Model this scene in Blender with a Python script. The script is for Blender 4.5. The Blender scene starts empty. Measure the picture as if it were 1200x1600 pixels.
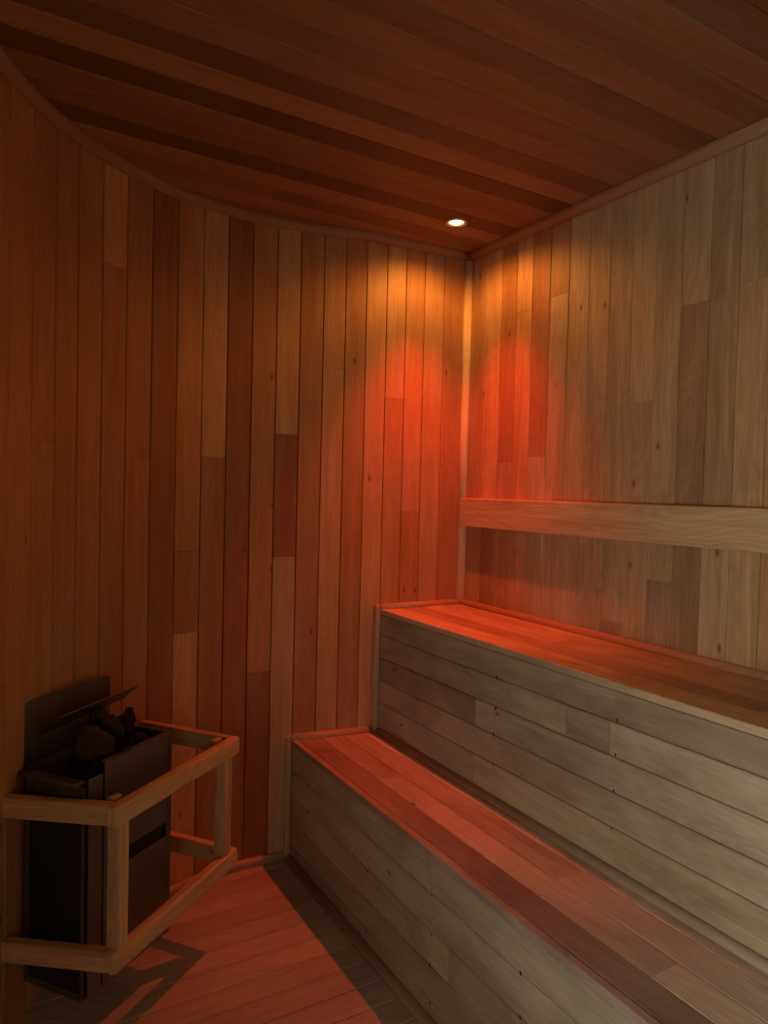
import bpy, math, random
from mathutils import Vector, Matrix
random.seed(7)
S = bpy.context.scene
COL = S.collection

# ------------------------------------------------------------------ camera, world, lights, exposure
F_PX = 1124.46
cam_d = bpy.data.cameras.new('camera')
cam = bpy.data.objects.new('camera', cam_d); COL.objects.link(cam)
cam_d.sensor_fit = 'VERTICAL'; cam_d.sensor_height = 32.0; cam_d.lens = F_PX / 1600 * 32.0
cam_d.clip_start = 0.02
R_ = Vector((0.864682, -0.501761, 0.02369)); U_ = Vector((-0.00553, 0.037649, 0.999276)); B_ = Vector((-0.502289, -0.864187, 0.02978))
M = Matrix(((R_.x, U_.x, B_.x, -1.79285), (R_.y, U_.y, B_.y, -2.42816), (R_.z, U_.z, B_.z, 1.4), (0, 0, 0, 1)))
cam.matrix_world = M
S.camera = cam

S.view_settings.view_transform = 'Standard'
S.view_settings.look = 'None'
S.view_settings.gamma = 1.0
S.view_settings.use_curve_mapping = False
S.view_settings.exposure = 0.0

w = bpy.data.worlds.new('world'); S.world = w; w.use_nodes = True
w.node_tree.nodes['Background'].inputs[0].default_value = (0.5, 0.6, 0.65, 1)
w.node_tree.nodes['Background'].inputs[1].default_value = 0.02

LAMP = Vector((-0.2645, -0.270, 2.377))          # centre of the recessed ceiling lamp
AMBER_W, RED_W, DAY_W = 24.0, 74.0, 42.0

def spot(name, loc, col, watt, size, blend, rad):
    l = bpy.data.lights.new(name, 'SPOT'); l.color = col; l.energy = watt
    l.spot_size = math.radians(size); l.spot_blend = blend; l.shadow_soft_size = rad
    o = bpy.data.objects.new(name, l); o.location = loc; COL.objects.link(o)
    return o
amber = spot('downlight_wide_beam', LAMP + Vector((0, 0, -0.012)), (1.0, 0.345, 0.05), AMBER_W, 164, 1.0, 0.012)
spot('downlight_narrow_beam', LAMP + Vector((0, 0, -0.012)), (1.0, 0.045, 0.02), RED_W, 78, 1.0, 0.012)

# the wide amber beam of the lamp is weaker straight down, where its narrow red beam takes over
amber.data.use_nodes = True
_nt = amber.data.node_tree; _em = _nt.nodes['Emission']
_tc = _nt.nodes.new('ShaderNodeTexCoord'); _sp = _nt.nodes.new('ShaderNodeSeparateXYZ'); _nt.links.new(_tc.outputs['Normal'], _sp.inputs[0])
_ab = _nt.nodes.new('ShaderNodeMath'); _ab.operation = 'ABSOLUTE'; _nt.links.new(_sp.outputs['Z'], _ab.inputs[0])
_mr = _nt.nodes.new('ShaderNodeMapRange'); _mr.interpolation_type = 'SMOOTHSTEP'
_mr.inputs['From Min'].default_value = 0.45; _mr.inputs['From Max'].default_value = 0.80
_mr.inputs['To Min'].default_value = 1.25; _mr.inputs['To Max'].default_value = 0.50
_nt.links.new(_ab.outputs[0], _mr.inputs['Value']); _nt.links.new(_mr.outputs[0], _em.inputs['Strength'])

# daylight through the glazed door in the curved wall behind the photographer
DOOR_A = Vector((-2.36, -2.05)); DOOR_B = Vector((-2.45, -2.95))
al = bpy.data.lights.new('door_daylight', 'AREA'); al.shape = 'RECTANGLE'; al.size = 0.72; al.size_y = 1.5
al.color = (1.0, 0.965, 0.80); al.energy = DAY_W
al.spread = math.radians(136)
alo = bpy.data.objects.new('door_daylight', al); COL.objects.link(alo)
dd = (DOOR_B - DOOR_A).normalized(); dn = Vector((-dd.y, dd.x))
if dn.x < 0: dn = -dn
mid = (DOOR_A + DOOR_B) / 2 + dn * 0.05
alo.location = (mid.x, mid.y, 0.98)
alo.rotation_euler = Vector((dn.x, dn.y, 0)).to_track_quat('-Z', 'Z').to_euler()

# ------------------------------------------------------------------ measures
H = 2.377; H2 = 0.936; H1 = 0.455; X2 = -0.390; X1 = -0.730
YR = -3.0                                           # rear wall
# seams of the boards on the curved wall, left to right (x, y, relative tone, joints)
CW = [(-1.705,-.454),(-1.648,-.361),(-1.586,-.280),(-1.521,-.208),(-1.445,-.140),(-1.365,-.080),(-1.277,-.026),(-1.185,.018),
      (-1.090,.050),(-.997,.067),(-.904,.074),(-.813,.070),(-.724,.061),(-.636,.047),(-.552,.032),(-.470,.018),(-.386,.007),
      (-.303,0),(-.216,0),(-.122,0),(0,0)]

# ------------------------------------------------------------------ materials
def nn(nt, t, **kw):
    n = nt.nodes.new(t)
    for k, v in kw.items(): setattr(n, k, v)
    return n
def wood(name, rough=0.55, grain=0.35, stain=0.0, spec=0.35, bump=0.25, knots=1.0):
    m = bpy.data.materials.new(name); m.use_nodes = True
    nt = m.node_tree; L = nt.links; b = nt.nodes['Principled BSDF']
    uv = nn(nt, 'ShaderNodeUVMap'); uv.uv_map = 'UVMap'
    tone = nn(nt, 'ShaderNodeAttribute'); tone.attribute_name = 'tone'
    def mapped(sx, sy):
        mp = nn(nt, 'ShaderNodeMapping'); mp.inputs['Scale'].default_value = (sx, sy, 1); L.new(uv.outputs['UV'], mp.inputs['Vector']); return mp.outputs[0]
    def noise(vec, scale, detail=4, dist=0.0, rough_=0.55):
        n = nn(nt, 'ShaderNodeTexNoise'); n.inputs['Scale'].default_value = scale; n.inputs['Detail'].default_value = detail
        n.inputs['Distortion'].default_value = dist; n.inputs['Roughness'].default_value = rough_; L.new(vec, n.inputs['Vector']); return n.outputs['Fac']
    def ramp(fac, a, b_, pa=0.0, pb=1.0):
        n = nn(nt, 'ShaderNodeMapRange'); n.inputs['From Min'].default_value = pa; n.inputs['From Max'].default_value = pb
        n.inputs['To Min'].default_value = a; n.inputs['To Max'].default_value = b_; L.new(fac, n.inputs['Value']); return n.outputs[0]
    def mul(a, b_):
        n = nn(nt, 'ShaderNodeMath', operation='MULTIPLY'); L.new(a, n.inputs[0]); L.new(b_, n.inputs[1]); return n.outputs[0]
    fine = noise(mapped(4, 160), 1.0, 5, 0.4)
    broad = noise(mapped(1.2, 16), 1.0, 3, 1.2)
    # cathedral figure: rings of a stretched, warped distance
    cath = noise(mapped(1.6, 9), 1.0, 1, 0.3)
    ring = nn(nt, 'ShaderNodeMath', operation='MULTIPLY'); L.new(cath, ring.inputs[0]); ring.inputs[1].default_value = 110
    sn = nn(nt, 'ShaderNodeMath', operation='SINE'); L.new(ring.outputs[0], sn.inputs[0])
    v = mul(ramp(fine, 1 - grain, 1 + grain * 0.8, 0.25, 0.75), ramp(broad, 1 - grain * 0.9, 1 + grain * 0.7, 0.25, 0.75))
    v = mul(v, ramp(sn.outputs[0], 1 - grain * 0.35, 1 + grain * 0.22, -1, 1))
    if stain > 0:
        v = mul(v, ramp(noise(mapped(2.2, 5), 1.0, 6, 0.8, 0.65), 1 - stain, 1 + stain, 0.3, 0.7))
    # sparse knots
    vo = nn(nt, 'ShaderNodeTexVoronoi'); vo.voronoi_dimensions = '2D'; vo.inputs['Scale'].default_value = 1.0; L.new(mapped(4.2, 9), vo.inputs['Vector'])
    kd = nn(nt, 'ShaderNodeVectorMath', operation='DISTANCE'); L.new(mapped(4.2, 9), kd.inputs[0]); L.new(vo.outputs['Position'], kd.inputs[1])
    sel = nn(nt, 'ShaderNodeSeparateColor'); L.new(vo.outputs['Color'], sel.inputs[0])
    gate = nn(nt, 'ShaderNodeMath', operation='GREATER_THAN'); L.new(sel.outputs[0], gate.inputs[0]); gate.inputs[1].default_value = 1 - 0.07 * knots
    kn = ramp(kd.outputs['Value'], 0.62, 0.0, 0.015, 0.075)
    kk = mul(kn, gate.outputs[0])
    inv = nn(nt, 'ShaderNodeMath', operation='SUBTRACT'); inv.inputs[0].default_value = 1; L.new(kk, inv.inputs[1])
    v = mul(v, inv.outputs[0])
    mx = nn(nt, 'ShaderNodeVectorMath', operation='SCALE'); L.new(tone.outputs['Color'], mx.inputs[0]); L.new(v, mx.inputs['Scale'])
    # warmer in the dense grain
    hs = nn(nt, 'ShaderNodeHueSaturation'); L.new(mx.outputs[0], hs.inputs['Color'])
    L.new(ramp(broad, 1.12, 0.88, 0.25, 0.75), hs.inputs['Saturation'])
    L.new(hs.outputs[0], b.inputs['Base Color'])
    L.new(ramp(broad, rough - 0.06, rough + 0.10, 0.2, 0.8), b.inputs['Roughness'])
    b.inputs['Specular IOR Level'].default_value = spec
    bp = nn(nt, 'ShaderNodeBump'); bp.inputs['Strength'].default_value = bump; bp.inputs['Distance'].default_value = 0.0015
    L.new(fine, bp.inputs['Height']); L.new(bp.outputs[0], b.inputs['Normal'])
    return m
def plain(name, col, rough=0.5, metal=0.0, spec=0.5, nscale=0, namp=0.2, stretch=(1, 1, 1)):
    m = bpy.data.materials.new(name); m.use_nodes = True
    nt = m.node_tree; L = nt.links; b = nt.nodes['Principled BSDF']
    b.inputs['Base Color'].default_value = (*col, 1); b.inputs['Roughness'].default_value = rough
    b.inputs['Metallic'].default_value = metal; b.inputs['Specular IOR Level'].default_value = spec
    if nscale:
        tc = nn(nt, 'ShaderNodeTexCoord'); mp = nn(nt, 'ShaderNodeMapping'); mp.inputs['Scale'].default_value = stretch
        L.new(tc.outputs['Object'], mp.inputs[0]); n = nn(nt, 'ShaderNodeTexNoise'); n.inputs['Scale'].default_value = nscale; n.inputs['Detail'].default_value = 6
        L.new(mp.outputs[0], n.inputs['Vector'])
        mr = nn(nt, 'ShaderNodeMapRange'); mr.inputs['To Min'].default_value = 1 - namp; mr.inputs['To Max'].default_value = 1 + namp; L.new(n.outputs[0], mr.inputs[0])
        sc = nn(nt, 'ShaderNodeVectorMath', operation='SCALE'); sc.inputs[0].default_value = col; L.new(mr.outputs[0], sc.inputs['Scale']); L.new(sc.outputs[0], b.inputs['Base Color'])
        bp = nn(nt, 'ShaderNodeBump'); bp.inputs['Strength'].default_value = 0.3; bp.inputs['Distance'].default_value = 0.002; L.new(n.outputs[0], bp.inputs['Height']); L.new(bp.outputs[0], b.inputs['Normal'])
    return m
M_WALL = wood('cedar_wall_boards', 0.5, 0.14, 0.07, 0.35, 0.2, 1.0)
M_WALLR = wood('pale_cedar_boards', 0.5, 0.19, 0.09, 0.35, 0.2, 2.8)
M_BENCH = wood('weathered_bench_boards', 0.6, 0.14, 0.30, 0.3, 0.35, 1.6)
M_CEIL = wood('cedar_ceiling_boards', 0.5, 0.14, 0.05, 0.3, 0.2, 0.4)
M_FLOOR = wood('floor_boards', 0.5, 0.14, 0.12, 0.35, 0.25, 0.5)
M_TRIM = wood('moulding_wood', 0.5, 0.15, 0.05, 0.3, 0.15, 0.3)
M_RAIL = wood('rail_wood', 0.55, 0.22, 0.08, 0.3, 0.2, 1.0)
M_BACK = plain('dark_gap', (0.010, 0.005, 0.003), 0.9, 0, 0.1)
M_STEEL = plain('dull_stainless_steel', (0.17, 0.16, 0.15), 0.45, 0.75, 0.5, 3, 0.25, (40, 40, 1))
M_DARK = plain('blackened_metal', (0.03, 0.028, 0.026), 0.55, 0.6)
M_STONE = plain('sauna_stone', (0.038, 0.024, 0.021), 0.85, 0, 0.3, 22, 0.5)
M_NAIL = plain('dark_nail_mark', (0.035, 0.028, 0.022), 0.8, 0, 0.2)
M_RING = plain('lamp_trim_metal', (0.55, 0.45, 0.36), 0.35, 0.6)
M_GLASS = bpy.data.materials.new('door_glass'); M_GLASS.use_nodes = True
_b = M_GLASS.node_tree.nodes['Principled BSDF']; _b.inputs['Transmission Weight'].default_value = 1; _b.inputs['Roughness'].default_value = 0.02; _b.inputs['Base Color'].default_value = (0.9, 0.95, 0.93, 1)
M_GLOW = bpy.data.materials.new('lamp_lens'); M_GLOW.use_nodes = True
_b = M_GLOW.node_tree.nodes['Principled BSDF']; _b.inputs['Emission Color'].default_value = (1.0, 0.52, 0.15, 1); _b.inputs['Emission Strength'].default_value = 7.0

# ------------------------------------------------------------------ mesh collector
class MB:
    def __init__(s): s.v = []; s.f = []; s.uv = []; s.c = []; s.m = []; s.smooth = []
    def face(s, idx, uvs, col, mi=0, sm=False): s.f.append(idx); s.uv.append(uvs); s.c.append(col); s.m.append(mi); s.smooth.append(sm)
    def board(s, o, u, v, n, L, W, t, col, ch=0.0018, gap=0.0009, mi=0, ends=True):
        """board from o: length L along u, width W along v, face at o looking along n, thickness t behind"""
        o = Vector(o); u = Vector(u).normalized(); v = Vector(v).normalized(); n = Vector(n).normalized()
        prof = [(gap, -t), (gap, -ch), (gap + ch, 0), (W - gap - ch, 0), (W - gap, -ch), (W - gap, -t)]
        e = 0.0004 if ends else 0
        b = len(s.v); su, sv = random.uniform(0, 50), random.uniform(0, 50)
        for uu in (e, L - e):
            for (a, d) in prof: s.v.append(o + u * uu + v * a + n * d)
        k = len(prof); flip = u.cross(v).dot(n) < 0
        for i in range(k):
            j = (i + 1) % k
            idx = [b + i, b + k + i, b + k + j, b + j]
            wa = prof[i][0] - prof[i][1]; wb = prof[j][0] - prof[j][1]
            uvs = [(su + e, sv + wa), (su + L - e, sv + wa), (su + L - e, sv + wb), (su + e, sv + wb)]
            if not flip: idx.reverse(); uvs.reverse()
            s.face(idx, uvs, col, mi)
        for e0, base in ((0, b), (1, b + k)):
            idx = [base + i for i in range(k)]; uvs = [(su + (L if e0 else 0) + prof[i][1] , sv + prof[i][0]) for i in range(k)]
            if (e0 == 0) == flip: idx.reverse(); uvs.reverse()
            s.face(idx, uvs, col, mi)
    def box(s, o, u, v, n, L, W, t, col=(1, 1, 1), bev=0.0, mi=0):
        """solid bar with bevelled long edges, from corner o along u(L), v(W), n(t)"""
        o = Vector(o); u = Vector(u).normalized(); v = Vector(v).normalized(); n = Vector(n).normalized(); c = bev
        if c > 0:
            c2 = c * 0.3
            prof = [(c, 0), (W - c, 0), (W - c2, c2), (W, c), (W, t - c), (W - c2, t - c2), (W - c, t), (c, t), (c2, t - c2), (0, t - c), (0, c), (c2, c2)]
        else: prof = [(0, 0), (W, 0), (W, t), (0, t)]
        k = len(prof); b = len(s.v); su, sv = random.uniform(0, 50), random.uniform(0, 50)
        rings = [(0, 1.0), (L, 1.0)] if c == 0 else [(0, -1), (c * 0.8, 1), (L - c * 0.8, 1), (L, -1)]
        for uu, q in rings:
            for (a, d) in prof:
                if q < 0: a = W / 2 + (a - W / 2) * (1 - 1.2 * c / W); d = t / 2 + (d - t / 2) * (1 - 1.2 * c / t)
                s.v.append(o + u * uu + v * a + n * d)
        per = [0]
        for i in range(k): per.append(per[-1] + math.dist(prof[i], prof[(i + 1) % k]))
        flip = u.cross(v).dot(n) < 0
        for r in range(len(rings) - 1):
            for i in range(k):
                j = (i + 1) % k
                idx = [b + r * k + i, b + (r + 1) * k + i, b + (r + 1) * k + j, b + r * k + j]
                u0, u1 = rings[r][0], rings[r + 1][0]
                uvs = [(su + u0, sv + per[i]), (su + u1, sv + per[i]), (su + u1, sv + per[i + 1]), (su + u0, sv + per[i + 1])]
                if not flip: idx.reverse(); uvs.reverse()
                s.face(idx, uvs, col, mi)
        for last, base in ((0, b), (1, b + (len(rings) - 1) * k)):
            idx = [base + i for i in range(k)]; uvs = [(su + prof[i][1] * 3, sv + prof[i][0]) for i in range(k)]
            if (last == 0) == flip: idx.reverse(); uvs.reverse()
            s.face(idx, uvs, col, mi)
    def poly(s, pts, col=(1, 1, 1), mi=0):
        b = len(s.v); s.v += [Vector(p) for p in pts]; s.face([b + i for i in range(len(pts))], [(p[0], p[1]) for p in pts], col, mi)
    def sweep(s, path, prof, normals, col, mi=0, closed_prof=True):
        """prof = (a, z): a along the 2D normal of each path point, z up"""
        b = len(s.v); k = len(prof); su, sv = random.uniform(0, 50), random.uniform(0, 50); d = 0; ds = []
        for i, (p, nrm) in enumerate(zip(path, normals)):
            if i: d += (Vector(p) - Vector(path[i - 1])).length
            ds.append(d)
            for (a, z) in prof: s.v.append(Vector((p[0] + nrm[0] * a, p[1] + nrm[1] * a, p[2] + z)))
        for i in range(len(path) - 1):
            for q in range(k):
                r = (q + 1) % k
                s.face([b + i * k + q, b + (i + 1) * k + q, b + (i + 1) * k + r, b + i * k + r],
                       [(su + ds[i], sv + q * .01), (su + ds[i + 1], sv + q * .01), (su + ds[i + 1], sv + q * .01 + .01), (su + ds[i], sv + q * .01 + .01)], col, mi, True)
        s.face([b + q for q in range(k)], [(su, sv + q * .01) for q in range(k)], col, mi)
        e = b + (len(path) - 1) * k
        s.face([e + q for q in reversed(range(k))], [(su, sv + q * .01) for q in range(k)], col, mi)
    def build(s, name, mats, parent=None):
        me = bpy.data.meshes.new(name); me.from_pydata([tuple(v) for v in s.v], [], s.f)
        me.uv_layers.new(name='UVMap')
        me.uv_layers['UVMap'].data.foreach_set('uv', [c for q in s.uv for t in q for c in t[:2]])
        me.color_attributes.new(name='tone', type='FLOAT_COLOR', domain='CORNER')
        me.color_attributes['tone'].data.foreach_set('color', [c for q, f in zip(s.c, s.f) for _ in f for c in (*q, 1.0)])
        me.polygons.foreach_set('material_index', s.m); me.polygons.foreach_set('use_smooth', s.smooth)
        if not isinstance(mats, (list, tuple)): mats = [mats]
        for m in mats: me.materials.append(m)
        import bmesh
        bm = bmesh.new(); bm.from_mesh(me); bmesh.ops.recalc_face_normals(bm, faces=bm.faces); bm.to_mesh(me); bm.free()
        o = bpy.data.objects.new(name, me); COL.objects.link(o)
        if parent: o.parent = parent
        return o
def struct(o): o['kind'] = 'structure'; return o
def tag(o, label, cat, group=None):
    o['label'] = label; o['category'] = cat
    if group: o['group'] = group
    return o
def thing(name, label, cat, loc=(0, 0, 0)):
    o = bpy.data.objects.new(name, None); COL.objects.link(o); o.location = loc; o.empty_display_size = 0.05
    return tag(o, label, cat)
def child(o, par):
    """parent without moving: things' empties are only translated"""
    o.parent = par; o.matrix_parent_inverse = Matrix.Translation(-Vector(par.location)); return o

# wood colours (linear albedo)
def C(r, g, b): return (r, g, b)
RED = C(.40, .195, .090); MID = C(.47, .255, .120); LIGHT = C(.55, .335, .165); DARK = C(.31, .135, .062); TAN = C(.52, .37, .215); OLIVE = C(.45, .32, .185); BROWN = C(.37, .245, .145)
def jit(c, a=0.10, hue=0.06):
    k = 1 + random.uniform(-a, a); h = random.uniform(-hue, hue)
    return (c[0] * k, c[1] * k * (1 + h), c[2] * k * (1 + 1.6 * h))
Z = Vector((0, 0, 1))

# ------------------------------------------------------------------ curved wall (left and back)
ext = [(-1.755,-.55),(-1.80,-.65)]                  # the curve goes on towards the camera, out of view
a = Vector(ext[-1])
ang = math.atan2(-1, -.42)
pts_ext = [Vector((-1.705, -.454)), Vector((-1.755, -.545))]
dirv = Vector((-.5, -.86)).normalized()
while pts_ext[-1].y > -3.0:
    t = (pts_ext[-1].y + .5) / -2.5
    tgt = Vector((-.46 + .40 * t, -1)).normalized()
    pts_ext.append(pts_ext[-1] + tgt * .092)
EXT = pts_ext[::-1][:-1]
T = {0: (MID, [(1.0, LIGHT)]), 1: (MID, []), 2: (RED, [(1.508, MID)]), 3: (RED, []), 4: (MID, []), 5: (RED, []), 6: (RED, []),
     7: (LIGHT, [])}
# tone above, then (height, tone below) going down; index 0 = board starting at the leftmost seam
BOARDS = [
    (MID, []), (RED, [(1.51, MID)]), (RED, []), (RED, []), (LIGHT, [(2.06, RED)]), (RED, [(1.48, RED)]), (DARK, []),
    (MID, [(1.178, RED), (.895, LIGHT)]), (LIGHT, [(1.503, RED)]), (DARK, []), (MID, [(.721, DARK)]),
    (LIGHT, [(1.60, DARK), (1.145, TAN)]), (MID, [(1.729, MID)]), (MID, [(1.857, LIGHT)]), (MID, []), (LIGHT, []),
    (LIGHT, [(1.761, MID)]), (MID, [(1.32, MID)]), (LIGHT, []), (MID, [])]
mb = MB()
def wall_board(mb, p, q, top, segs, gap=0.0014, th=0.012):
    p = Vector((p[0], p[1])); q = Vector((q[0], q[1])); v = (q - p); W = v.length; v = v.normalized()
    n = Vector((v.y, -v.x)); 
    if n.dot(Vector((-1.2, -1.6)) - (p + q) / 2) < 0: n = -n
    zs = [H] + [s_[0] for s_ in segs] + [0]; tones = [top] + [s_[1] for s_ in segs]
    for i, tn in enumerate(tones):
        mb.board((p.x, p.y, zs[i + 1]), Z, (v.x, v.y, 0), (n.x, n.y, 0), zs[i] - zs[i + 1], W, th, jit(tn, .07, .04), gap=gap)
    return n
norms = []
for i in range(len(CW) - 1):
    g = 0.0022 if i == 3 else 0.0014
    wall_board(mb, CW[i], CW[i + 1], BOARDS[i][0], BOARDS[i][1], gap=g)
for i in range(len(EXT) - 1):
    mp_ = (EXT[i] + EXT[i + 1]) / 2
    if -2.98 < mp_.y < -2.12:                      # the doorway: boards only above it
        p, q = EXT[i], EXT[i + 1]; v = (q - p).normalized(); n = Vector((v.y, -v.x)); n = n if n.x > 0 else -n
        mb.board((p.x, p.y, 2.0), Z, (v.x, v.y, 0), (n.x, n.y, 0), H - 2.0, (q - p).length, .012, jit(MID))
    else:
        wall_board(mb, EXT[i], EXT[i + 1], random.choice([RED, MID, RED, LIGHT]), [(random.uniform(.6, 1.9), random.choice([RED, MID]))])
wall_board(mb, EXT[-1], CW[0], MID, [])
# backing so that no light comes through the gaps
full = [Vector(p) for p in EXT] + [Vector(c) for c in CW]
def off(i, d):
    a = full[max(i - 1, 0)]; b = full[min(i + 1, len(full) - 1)]; t = (b - a).normalized(); n = Vector((-t.y, t.x)); return full[i] + n * d
for i in range(len(full) - 1):
    p, q = off(i, .011), off(i + 1, .011); P, Q = off(i, .05), off(i + 1, .05)
    z0 = 2.0 if -2.98 < (full[i].y + full[i + 1].y) / 2 < -2.12 else 0
    for qd in ([(p.x, p.y, z0), (q.x, q.y, z0), (q.x, q.y, H), (p.x, p.y, H)], [(P.x, P.y, z0), (Q.x, Q.y, z0), (Q.x, Q.y, H), (P.x, P.y, H)]):
        mb.poly(qd, (1, 1, 1), 1)
struct(mb.build('wall_left', [M_WALL, M_BACK]))

# door in the curved wall, behind the camera
mb = MB(); dv = Vector((EXT[0] - EXT[8])).normalized() if False else None
ys = [p for p in EXT if -3.0 < p.y < -2.08]
pa, pb = ys[-1], ys[0]; v = (pa - pb); Wd = v.length; v = v.normalized(); n = Vector((v.y, -v.x)); n = n if n.x > 0 else -n
v3 = (v.x, v.y, 0); n3 = (n.x, n.y, 0)
base = pb - n * .03
for o_, L_, ud, W_ in (((base.x, base.y, 0), 2.0, (0, 0, 1), .07), ((base.x + v.x * (Wd - .07), base.y + v.y * (Wd - .07), 0), 2.0, (0, 0, 1), .07)):
    mb.box(o_, ud, v3, n3, L_, W_, .035, MID, .004)
for z_, h_ in ((.01, .12), (1.9, .1)):
    mb.box((base.x + v.x * .07, base.y + v.y * .07, z_), v3, (0, 0, 1), n3, Wd - .14, h_, .035, MID, .004)
door = struct(mb.build('door_1', M_TRIM))
mb = MB(); g0 = base + v * .07 + n * .012
mb.box((g0.x, g0.y, .13), v3, (0, 0, 1), n3, Wd - .14, 1.77, .006, (1, 1, 1)); mb.build('glass_pane', M_GLASS, door)

# ------------------------------------------------------------------ right wall
mb = MB()
RS = [0, -.035, -.12, -.211, -.301, -.391, -.483, -.577, -.670, -.761, -.851, -.942, -1.033, -1.125, -1.213, -1.302]
while RS[-1] > YR: RS.append(RS[-1] - .0908)
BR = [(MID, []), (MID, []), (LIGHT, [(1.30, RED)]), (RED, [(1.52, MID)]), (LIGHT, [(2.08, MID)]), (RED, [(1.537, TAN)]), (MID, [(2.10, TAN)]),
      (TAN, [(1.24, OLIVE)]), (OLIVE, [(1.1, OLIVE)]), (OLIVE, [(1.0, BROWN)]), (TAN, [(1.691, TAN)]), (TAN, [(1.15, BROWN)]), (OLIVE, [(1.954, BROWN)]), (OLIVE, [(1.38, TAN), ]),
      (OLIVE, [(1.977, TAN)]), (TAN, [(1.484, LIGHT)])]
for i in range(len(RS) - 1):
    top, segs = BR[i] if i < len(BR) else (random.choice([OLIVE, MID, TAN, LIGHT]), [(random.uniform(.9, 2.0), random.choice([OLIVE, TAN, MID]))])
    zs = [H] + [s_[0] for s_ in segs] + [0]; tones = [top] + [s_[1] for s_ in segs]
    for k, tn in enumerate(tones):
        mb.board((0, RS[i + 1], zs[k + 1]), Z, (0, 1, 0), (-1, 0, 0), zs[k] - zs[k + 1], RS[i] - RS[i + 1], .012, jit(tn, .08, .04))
for x in (.011, .05): mb.poly([(x, YR, 0), (x, .06, 0), (x, .06, H), (x, YR, H)], (1, 1, 1), 1)
struct(mb.build('wall_right', [M_WALLR, M_BACK]))

# rear wall behind the camera
mb = MB(); x = 0.0
while x > -2.6:
    mb.board((x - .0908, YR, 0), Z, (1, 0, 0), (0, 1, 0), H, .0908, .012, jit(random.choice([MID, RED, TAN]))); x -= .0908
for y in (YR - .011, YR - .05): mb.poly([(-2.7, y, 0), (.06, y, 0), (.06, y, H), (-2.7, y, H)], (1, 1, 1), 1)
struct(mb.build('wall_rear', [M_WALL, M_BACK]))

# ------------------------------------------------------------------ ceiling
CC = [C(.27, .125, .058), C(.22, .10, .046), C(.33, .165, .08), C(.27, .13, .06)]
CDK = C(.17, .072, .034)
mb = MB(); th = math.radians(1.4); cu = Vector((math.cos(th), math.sin(th), 0)); cv = Vector((math.sin(th), -math.cos(th), 0))
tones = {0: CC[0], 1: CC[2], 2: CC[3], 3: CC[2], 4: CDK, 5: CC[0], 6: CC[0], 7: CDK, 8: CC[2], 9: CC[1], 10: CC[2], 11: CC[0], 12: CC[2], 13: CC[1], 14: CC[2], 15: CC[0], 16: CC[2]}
lampC = LAMP
from math import cos, sin
for k in range(-2, 36):
    y0 = .115 - .0905 * k - .0
    o = Vector((.02, y0, H)); segs = []
    start = 0; total = 2.9
    cuts = [0] + sorted(random.uniform(.35, 2.6) for _ in range(random.choice([0, 1, 1]))) + [total]
    for a_, b_ in zip(cuts, cuts[1:]):
        tn = jit(tones.get(k, random.choice(CC)) if a_ < .9 else random.choice(CC + [CDK]), .12, .04)
        mb.board(o - cu * b_, cu, cv, (0, 0, -1), b_ - a_, .0905, .012, tn)
for z in (H + .011, H + .05): mb.poly([(-2.9, -3.1, z), (.1, -3.1, z), (.1, .3, z), (-2.9, .3, z)], (1, 1, 1), 1)
ceiling = struct(mb.build('ceiling', [M_CEIL, M_BACK]))

# ------------------------------------------------------------------ floor
mb = MB(); y = .100; FC = C(.43, .355, .285)
while y > -3.1:
    cuts = [0] + sorted(random.uniform(.25, 2.4) for _ in range(2)) + [2.75]
    for a_, b_ in zip(cuts, cuts[1:]):
        mb.board((.02 - b_, y - .088, 0), (1, 0, 0), (0, 1, 0), (0, 0, 1), b_ - a_, .088, .02, jit(FC, .13, .04), ch=.0024, gap=.0014)
    y -= .088
for z in (-.019, -.06): mb.poly([(-2.8, -3.1, z), (.1, -3.1, z), (.1, .2, z), (-2.8, .2, z)], (1, 1, 1), 1)
struct(mb.build('floor', [M_FLOOR, M_BACK]))

# ------------------------------------------------------------------ mouldings
def qprof(r, up=1, n=5, flat=.004):
    """quarter-round filling a corner: a = off the wall, z up (or down)"""
    p = [(0, 0), (r, 0), (r, up * flat)]
    for i in range(1, n): t = math.pi / 2 * i / n; p.append((flat + (r - flat) * math.cos(t), up * (flat + (r - flat) * math.sin(t))))
    return p + [(flat, up * r), (0, up * r)]
TR = C(.34, .215, .13); TRL = C(.58, .40, .24)
def path_norm(P):
    out = []
    for i in range(len(P)):
        a = Vector(P[max(i - 1, 0)]); b = Vector(P[min(i + 1, len(P) - 1)]); t = (b - a); t.z = 0; t.normalize(); out.append(Vector((t.y, -t.x)))
    return out
curve = [(p.x, p.y, H) for p in EXT] + [(c[0], c[1], H) for c in CW]
mb = MB(); mb.sweep(curve, qprof(.028, -1), path_norm(curve), TR); struct(mb.build('trim_1', M_TRIM))
def straight(name, a, b, nrm, r, up, col, mat=M_TRIM):
    mb = MB(); mb.sweep([a, b], qprof(r, up), [Vector(nrm)] * 2, col); return struct(mb.build(name, mat))
straight('trim_2', (0, 0, H), (0, YR, H), (-1, 0), .030, -1, C(.38, .27, .165))
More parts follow.
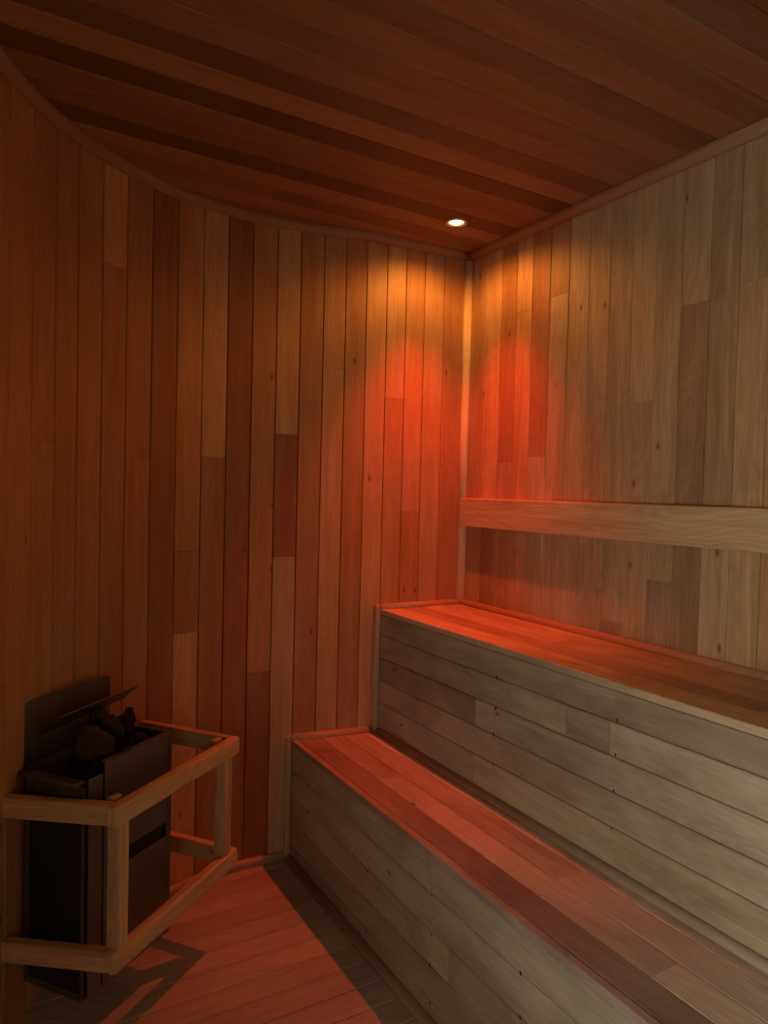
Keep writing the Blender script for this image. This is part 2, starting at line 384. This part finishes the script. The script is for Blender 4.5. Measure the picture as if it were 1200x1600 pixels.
# vertical corner moulding
def vert(mb, x, y, a1, a2, z0, z1, r, col):
    """quarter round in a vertical corner, a1 and a2 unit directions along the two walls"""
    P = [(0, 0)] + [(math.cos(t) * r, math.sin(t) * r) for t in [math.pi / 2 * i / 6 for i in range(7)]]
    b = len(mb.v); k = len(P); su = random.uniform(0, 40)
    for z in (z0, z1):
        for (p, q) in P: mb.v.append(Vector((x + a1[0] * p + a2[0] * q, y + a1[1] * p + a2[1] * q, z)))
    for i in range(k):
        j = (i + 1) % k
        mb.face([b + i, b + j, b + k + j, b + k + i], [(su + z0, i * .006), (su + z0, i * .006 + .006), (su + z1, i * .006 + .006), (su + z1, i * .006)], col, 0, 0 < i < k - 1)
    mb.face([b + i for i in reversed(range(k))], [(su, 0)] * k, col); mb.face([b + k + i for i in range(k)], [(su, 0)] * k, col)
mb = MB(); vert(mb, 0, 0, (-1, 0), (0, -1), H2 + .001, H - .028, .026, C(.78, .58, .34)); struct(mb.build('trim_3', M_TRIM))
def wy(x): 
    for (a, b) in zip(CW, CW[1:]):
        if a[0] <= x <= b[0]: return a[1] + (b[1] - a[1]) * (x - a[0]) / (b[0] - a[0])
    return 0
def along(x0, x1, z):
    xs = [x0] + [c[0] for c in CW if x0 < c[0] < x1] + [x1]
    return [(x, wy(x), z) for x in xs]
# skirting along the curved wall from the heater to the lower bench
P = along(-1.20, X1 - .001, 0); mb = MB(); mb.sweep(P, [(0, 0), (.016, 0), (.016, .022), (.008, .031), (0, .031)], path_norm(P), C(.42, .28, .18)); struct(mb.build('baseboard_back', M_TRIM))

# ------------------------------------------------------------------ benches
BW = [C(.42, .36, .255), C(.36, .29, .20), C(.47, .405, .295), C(.34, .275, .195), C(.43, .365, .25)]
def bench(name, label, xf, z0, z1, back, seat_seams, front_seams, seat_tones, front_tones, joints_f, joints_s, nail_y):
    root = thing(name, label, 'bench', (xf, wy(xf), z0))
    # front panel: horizontal boards facing -x
    mb = MB(); y_end = YR + .005
    zz = front_seams
    for i in range(len(zz) - 1):
        cuts = [wy(xf) - .003] + joints_f[i % len(joints_f)] + [y_end]
        for q, (a_, b_) in enumerate(zip(cuts, cuts[1:])):
            mb.board((xf, b_, zz[i + 1]), (0, 1, 0), Z, (-1, 0, 0), a_ - b_, zz[i] - zz[i + 1], .018, jit(front_tones[(i + q) % len(front_tones)], .07, .03), ch=.0020, gap=.0010)
    # nail marks: small dark spots near the seams
    for i in range(1, len(zz) - 1):
        for yy in nail_y:
            r = random.uniform(.0022, .0042); yc = yy + random.uniform(-.004, .004); zc = zz[i] + random.uniform(-.006, .009)
            mb.poly([(xf - .0006, yc + r * math.cos(t), zc + r * 1.5 * math.sin(t)) for t in [k * math.pi / 4 for k in range(8)]], (1, 1, 1), 1)
    mb.poly([(xf + .017, y_end, z0), (xf + .017, wy(xf), z0), (xf + .017, wy(xf), z1 - .02), (xf + .017, y_end, z1 - .02)], (1, 1, 1), 2)
    child(mb.build('front_panel', [M_BENCH, M_NAIL, M_BACK]), root)
    # seat: boards along y
    mb = MB()
    for i in range(len(seat_seams) - 1):
        xa, xb = seat_seams[i], seat_seams[i + 1]
        cuts = [min(wy(xa), wy(xb)) - .002] + joints_s[i % len(joints_s)] + [y_end]
        for q, (a_, b_) in enumerate(zip(cuts, cuts[1:])):
            mb.board((xa, b_, z1), (0, 1, 0), (1, 0, 0), (0, 0, 1), a_ - b_, xb - xa, .02, jit(seat_tones[(i + q) % len(seat_tones)], .08, .03), ch=.0020, gap=.0010)
    mb.poly([(xf + .02, y_end, z1 - .019), (back, y_end, z1 - .019), (back, wy(back) if back < 0 else 0, z1 - .019), (xf + .02, wy(xf), z1 - .019)], (1, 1, 1), 1)
    child(mb.build('seat', [M_BENCH, M_BACK]), root)
    return root
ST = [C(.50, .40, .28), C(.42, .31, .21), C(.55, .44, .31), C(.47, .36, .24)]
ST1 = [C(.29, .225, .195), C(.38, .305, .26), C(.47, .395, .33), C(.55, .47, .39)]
ub = bench('sauna_bench', 'upper wooden sauna bench against the right wall, its boards lit red in the corner', X2, H1, H2, 0,
      [X2, -.292, -.200, -.108, -.001], [H2 - .0205, .835, .748, .659, .570, H1 + .002],
      [C(.50, .38, .25), ST[1], ST[2], ST[3]], [BW[1], BW[0], BW[3], BW[2], BW[0], BW[4]],
      [[], [-1.02, -1.17], [-.62], [-1.7], [-.62, -1.9]], [[-2.2], [-1.5], [-.75], [-1.25]], [-.285, -.72, -1.19, -1.62, -2.1])
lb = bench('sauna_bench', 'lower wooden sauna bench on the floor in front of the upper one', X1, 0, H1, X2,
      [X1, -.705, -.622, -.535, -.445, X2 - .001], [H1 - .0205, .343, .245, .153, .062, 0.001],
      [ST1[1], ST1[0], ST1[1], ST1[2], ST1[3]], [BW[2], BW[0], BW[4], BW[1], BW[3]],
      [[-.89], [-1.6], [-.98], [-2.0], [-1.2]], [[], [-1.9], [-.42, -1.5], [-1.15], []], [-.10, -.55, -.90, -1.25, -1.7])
# edge moulding strips of the benches
def strip(par, name, mbfun, mat=M_TRIM):
    mb = MB(); mbfun(mb); return child(mb.build(name, mat), par)
strip(ub, 'wall_moulding', lambda mb: (mb.sweep([(-.001, .0, H2), (-.001, YR + .01, H2)], qprof(.020), [Vector((-1, 0))] * 2, C(.47, .32, .2)),
                                       mb.sweep([(X2 + .002, wy(X2), H2), (0, 0, H2)], qprof(.020), path_norm([(X2, wy(X2), 0), (0, 0, 0)]), C(.5, .35, .22))))
strip(ub, 'end_moulding', lambda mb: mb.box((X2 - .022, wy(X2 - .022) - .020, H1 + .001), Z, (1, 0, 0), (0, 1, 0), H2 + .016 - H1, .021, .019, C(.50, .38, .25), .004))
strip(lb, 'wall_moulding', lambda mb: mb.sweep([(X1 + .002, wy(X1), H1), (X2 - .024, wy(X2 - .024), H1)], qprof(.020), path_norm([(X1, wy(X1), 0), (X2, wy(X2), 0)]), C(.5, .35, .22)))
strip(lb, 'riser_moulding', lambda mb: mb.sweep([(X2 - .0005, -.02, H1), (X2 - .0005, YR + .01, H1)], qprof(.020), [Vector((-1, 0))] * 2, C(.40, .32, .22)))
strip(lb, 'end_moulding', lambda mb: mb.box((X1 - .022, wy(X1 - .022) - .020, .001), Z, (1, 0, 0), (0, 1, 0), H1 + .016, .021, .019, C(.50, .38, .25), .004))
strip(lb, 'floor_moulding', lambda mb: mb.sweep([(X1 - .0005, wy(X1) - .02, 0), (X1 - .0005, YR + .01, 0)], qprof(.024), [Vector((-1, 0))] * 2, C(.42, .35, .25)))

# ------------------------------------------------------------------ backrest board
mb = MB(); mb.box((-.001, -.028, 1.263), (0, -1, 0), (0, 0, 1), (-1, 0, 0), 2.9, .114, .039, C(.60, .43, .25), .003)
tag(mb.build('backrest_rail', M_RAIL), 'long horizontal wooden backrest board fixed to the right wall above the upper bench', 'backrest')

# ------------------------------------------------------------------ recessed lamp
lt = thing('recessed_downlight', 'small round glowing recessed spotlight in the ceiling near the corner', 'ceiling light', (LAMP.x, LAMP.y, H))
def lathe(name, prof, mat, par, n=40):
    me = bpy.data.meshes.new(name); vs = []; fs = []
    for (r, z) in prof:
        for i in range(n): t = 2 * math.pi * i / n; vs.append((r * math.cos(t), r * math.sin(t), z))
    for k in range(len(prof) - 1):
        for i in range(n): j = (i + 1) % n; fs.append((k * n + i, k * n + j, (k + 1) * n + j, (k + 1) * n + i))
    me.from_pydata(vs, [], fs); me.materials.append(mat)
    for p in me.polygons: p.use_smooth = True
    o = bpy.data.objects.new(name, me); COL.objects.link(o); o.parent = par; return o
lathe('trim_ring', [(.0410, -.0002), (.0408, -.0045), (.0385, -.0060), (.034, -.0058), (.0265, -.0012), (.0262, -.0002)], M_RING, lt)
lathe('lens', [(.0005, -.0085), (.010, -.0082), (.018, -.0068), (.0235, -.0040), (.0262, -.0010)], M_GLOW, lt)

# ------------------------------------------------------------------ guard frame and heater
F2 = Vector((-1.063, -.333, 0)); gu = Vector((-.794, -.607, 0)).normalized(); gn = Vector((.607, -.794, 0)).normalized()
def G(a, b, z): return F2 + gu * a + gn * b + Z * z
RC = C(.58, .37, .20); RC2 = C(.52, .32, .17)
guard = thing('heater_guard', 'wooden safety rail frame on the wall around the sauna heater', 'guard rail', G(.26, 0, 0) )
def bar(name, a, b, z, d, L, w, h, wd, hd, col, bev=.004):
    mb = MB(); mb.box(G(a, b, z), d, wd, hd, L, w, h, jit(col, .06, .03), bev); return child(mb.build(name, M_RAIL), guard)
RW = .523
SL = (-gn * math.cos(math.radians(16)) + gu * math.sin(math.radians(16)))   # the left arms splay a little
for zt, sag in ((.640, .012), (.297, .030)):
    fd = (gu * RW - Z * sag).normalized(); fz = (Z + gu * sag / RW).normalized()
    bar('front_rail', 0, -.030, zt - .053, fd, RW, .030, .053, gn, fz, RC, .007)
    bar('side_rail', .002, -.030, zt - .053, -gn, .335 if zt > .5 else .375, .028, .053, gu, Z, RC2)
    bar('side_rail', RW - .030, -.030, zt - .053 - sag, SL, .40, .028, .053, gu, Z, RC2)
bar('post', .034, -.044, .292, Z, .297, .034, .040, gu, gn, RC)
bar('post', RW - .051, -.044, .266, Z, .312, .034, .040, gu, gn, RC)
bar('corner_block', RW - .070, -.064, .550, Z, .078, .036, .019, gu, gn, RC2)
bar('corner_block', .031, -.064, .560, Z, .078, .036, .019, gu, gn, RC2)

heater = thing('sauna_heater', 'dark steel sauna heater full of stones inside the wooden guard rail', 'heater', G(.36, -.2, .12))
A0, A1, BF, BB, ZB, ZT = .198, .520, -.100, -.300, .12, .70
def hpart(name, fn, mat):
    mb = MB(); fn(mb); return child(mb.build(name, mat), heater)
# outer casing: thin sheet walls
def casing(mb):
    mb.box(G(A1 - .003, BF - .004, ZB), Z, -gn, gu, ZT - .045 - ZB, BF - BB - .004, .003)      # left side
    mb.box(G(A0, BF - .004, ZB), Z, -gn, gu, ZT - ZB - .004, BF - BB - .004, .003)              # right side
    mb.box(G(A0 + .003, BB, ZB), Z, gu, gn, ZT - ZB - .02, A1 - A0 - .006, .003)               # rear
    mb.box(G(A0 + .003, BB + .003, ZB), gu, gn, Z, A1 - A0 - .006, .19, .004)                   # bottom
hpart('casing', casing, M_STEEL)
def front(mb):
    mb.box(G(A0, BF - .004, ZB), Z, gu, gn, .285, .257, .004, bev=.001)
    mb.box(G(A0, BF - .004, ZB + .325), Z, gu, gn, ZT - ZB - .325, .257, .004, bev=.001)
    mb.box(G(A0, BF - .004, ZB + .285), Z, gu, gn, .04, .018, .004)
    mb.box(G(A0 + .225, BF - .004, ZB + .285), Z, gu, gn, .04, .032, .004)
    mb.box(G(A0 - .001, BF - .016, ZT - .004), gu, gn, Z, .257, .018, .004, bev=.001)
    mb.box(G(A0 + .012, BF, ZB + .33), Z, gu, gn, ZT - ZB - .34, .003, .002)
hpart('front_panel', front, M_STEEL)
hpart('vent_recess', lambda mb: mb.box(G(A0 + .016, BF - .030, ZB + .28), Z, gu, gn, .05, .212, .022), M_DARK)
hpart('corner_column', lambda mb: (mb.box(G(A0 + .259, BF - .009, ZB), Z, gu, gn, ZT - .03 - ZB, .047, .006, bev=.0015),), M_STEEL)
hpart('casing_edge', lambda mb: mb.box(G(A0 + .307, BF - .016, ZB), Z, gu, gn, ZT - .05 - ZB, .014, .006, bev=.001), M_DARK)
hpart('side_ledge', lambda mb: mb.box(G(A1 - .018, BF - .02, ZT - .045), -gn, gu, Z, .225, .030, .009, bev=.0015), M_STEEL)
hpart('side_panel', lambda mb: mb.box(G(A1 + .0002, BF - .012, ZB + .02), Z, -gn, gu, ZT - .10 - ZB, .17, .002), M_DARK)
hpart('tray', lambda mb: (mb.box(G(A0 + .004, BB + .004, ZT - .14), gu, gn, Z, A1 - A0 - .01, .19, .004),
                          mb.box(G(A0 + .006, BF - .022, ZT - .14), gu, gn, Z, A1 - A0 - .05, .003, .13)), M_DARK)
# wall plate with folded edges and two screws
def plate(mb):
    mb.box(G(.200, -.327, .15), Z, gu, gn, .68, .335, .002)
    mb.box(G(.533, -.350, .15), Z, gn, gu, .68, .025, .002)
    mb.box(G(.200, -.350, .15), Z, gn, gu, .68, .025, .002)
    mb.box(G(.200, -.345, .828), gu, gn, Z, .335, .020, .002)
bp_ = hpart('wall_plate', plate, M_STEEL)
for aa in (.215, .518):
    mb = MB(); c = G(aa, -.3245, .812); mb.poly([c + gu * .004 * math.cos(t) + Z * .004 * math.sin(t) for t in [k * math.pi / 5 for k in range(10)]])
    s_ = mb.build('screw', M_DARK); s_.parent = bp_; s_.matrix_parent_inverse = Matrix.Translation(-Vector(heater.location))
# slanted heat deflector above the stones
def defl(mb):
    t0, t1 = G(.470, -.235, .797), G(.147, -.263, .800); b0, b1 = G(.470, -.312, .735), G(.150, -.320, .752)
    nrm = (t1 - t0).cross(b0 - t0).normalized() * .002
    q = [t0, t1, b1, b0]; b = len(mb.v); mb.v += q + [x + nrm for x in q]
    for f in ((0, 1, 2, 3), (7, 6, 5, 4), (0, 4, 5, 1), (1, 5, 6, 2), (2, 6, 7, 3), (3, 7, 4, 0)): mb.face([b + i for i in f], [(0, 0)] * 4, (1, 1, 1))
hpart('heat_deflector', defl, M_STEEL)

# stones
import bmesh
def stone(name, size, seed):
    rnd = random.Random(seed); bm = bmesh.new(); bmesh.ops.create_icosphere(bm, subdivisions=3, radius=1)
    planes = []
    for _ in range(11):
        n = Vector((rnd.gauss(0, 1), rnd.gauss(0, 1), rnd.gauss(0, 1))).normalized(); planes.append((n, rnd.uniform(.55, .85)))
    for v in bm.verts:
        d = v.co.normalized(); r = 1.0
        for n, k in planes:
            c = d.dot(n)
            if c > .05: r = min(r, k / c)
        r *= 1 + rnd.uniform(-.012, .012)
        v.co = Vector((d.x * r * size[0], d.y * r * size[1], d.z * r * size[2]))
    me = bpy.data.meshes.new(name); bm.to_mesh(me); bm.free(); me.materials.append(M_STONE)
    o = bpy.data.objects.new(name, me); COL.objects.link(o); return o
SG = 'stones heaped in the heater tray'
protos = [stone('sauna_stone', s_, i) for i, s_ in enumerate([(.036, .030, .026), (.030, .026, .022), (.034, .024, .028), (.026, .024, .022)])]
used = set()
def put(i, a, b, z, rot, label, sc=1.0):
    o = protos[i] if i not in used else protos[i].copy()
    if i in used: COL.objects.link(o)
    used.add(i); o.location = G(a, b, z); o.rotation_euler = rot; o.scale = (sc, sc, sc); tag(o, label, 'stone', SG)
rnd = random.Random(3)
# first layers, regular spacing with jitter, then the heap
for ia in range(4):
    for ib in range(3):
        put((ia + ib) % 4, .248 + ia * .072 + rnd.uniform(-.004, .004), -.146 - ib * .056, .622 + .004 * ((ia + ib) % 2), [rnd.uniform(0, 6) for _ in range(3)],
            'dark stone half hidden at the bottom of the heap in the heater tray', .84)
top = [(0, .408, -.182, .716, 'big rough rock at the front of the heater stones, the largest of the heap', 1.75),
       (1, .262, -.165, .678, 'flat dark stone against the right front rim of the heater tray', 1.15),
       (2, .312, -.224, .716, 'rounded stone in the middle of the heater heap behind the big rock', 1.65),
       (1, .246, -.240, .706, 'squat stone in the right rear corner of the heater tray', 1.3),
       (3, .300, -.275, .745, 'high stone right under the slanted steel deflector', 1.25),
       (0, .256, -.205, .742, 'pointed stone perched on top at the right end of the heater heap', .86),
       (3, .330, -.140, .668, 'small stone wedged between the big rock and the front steel rim', .95),
       (1, .465, -.250, .628, 'dark stone at the left rear of the heater tray in deep shade', 1.0),
       (3, .472, -.160, .632, 'small stone at the left end of the heater tray beside the steel ledge', .9)]
for (i, a, b, z, lb_, sc) in top: put(i, a, b, z, [rnd.uniform(0, 6) for _ in range(3)], lb_, sc)
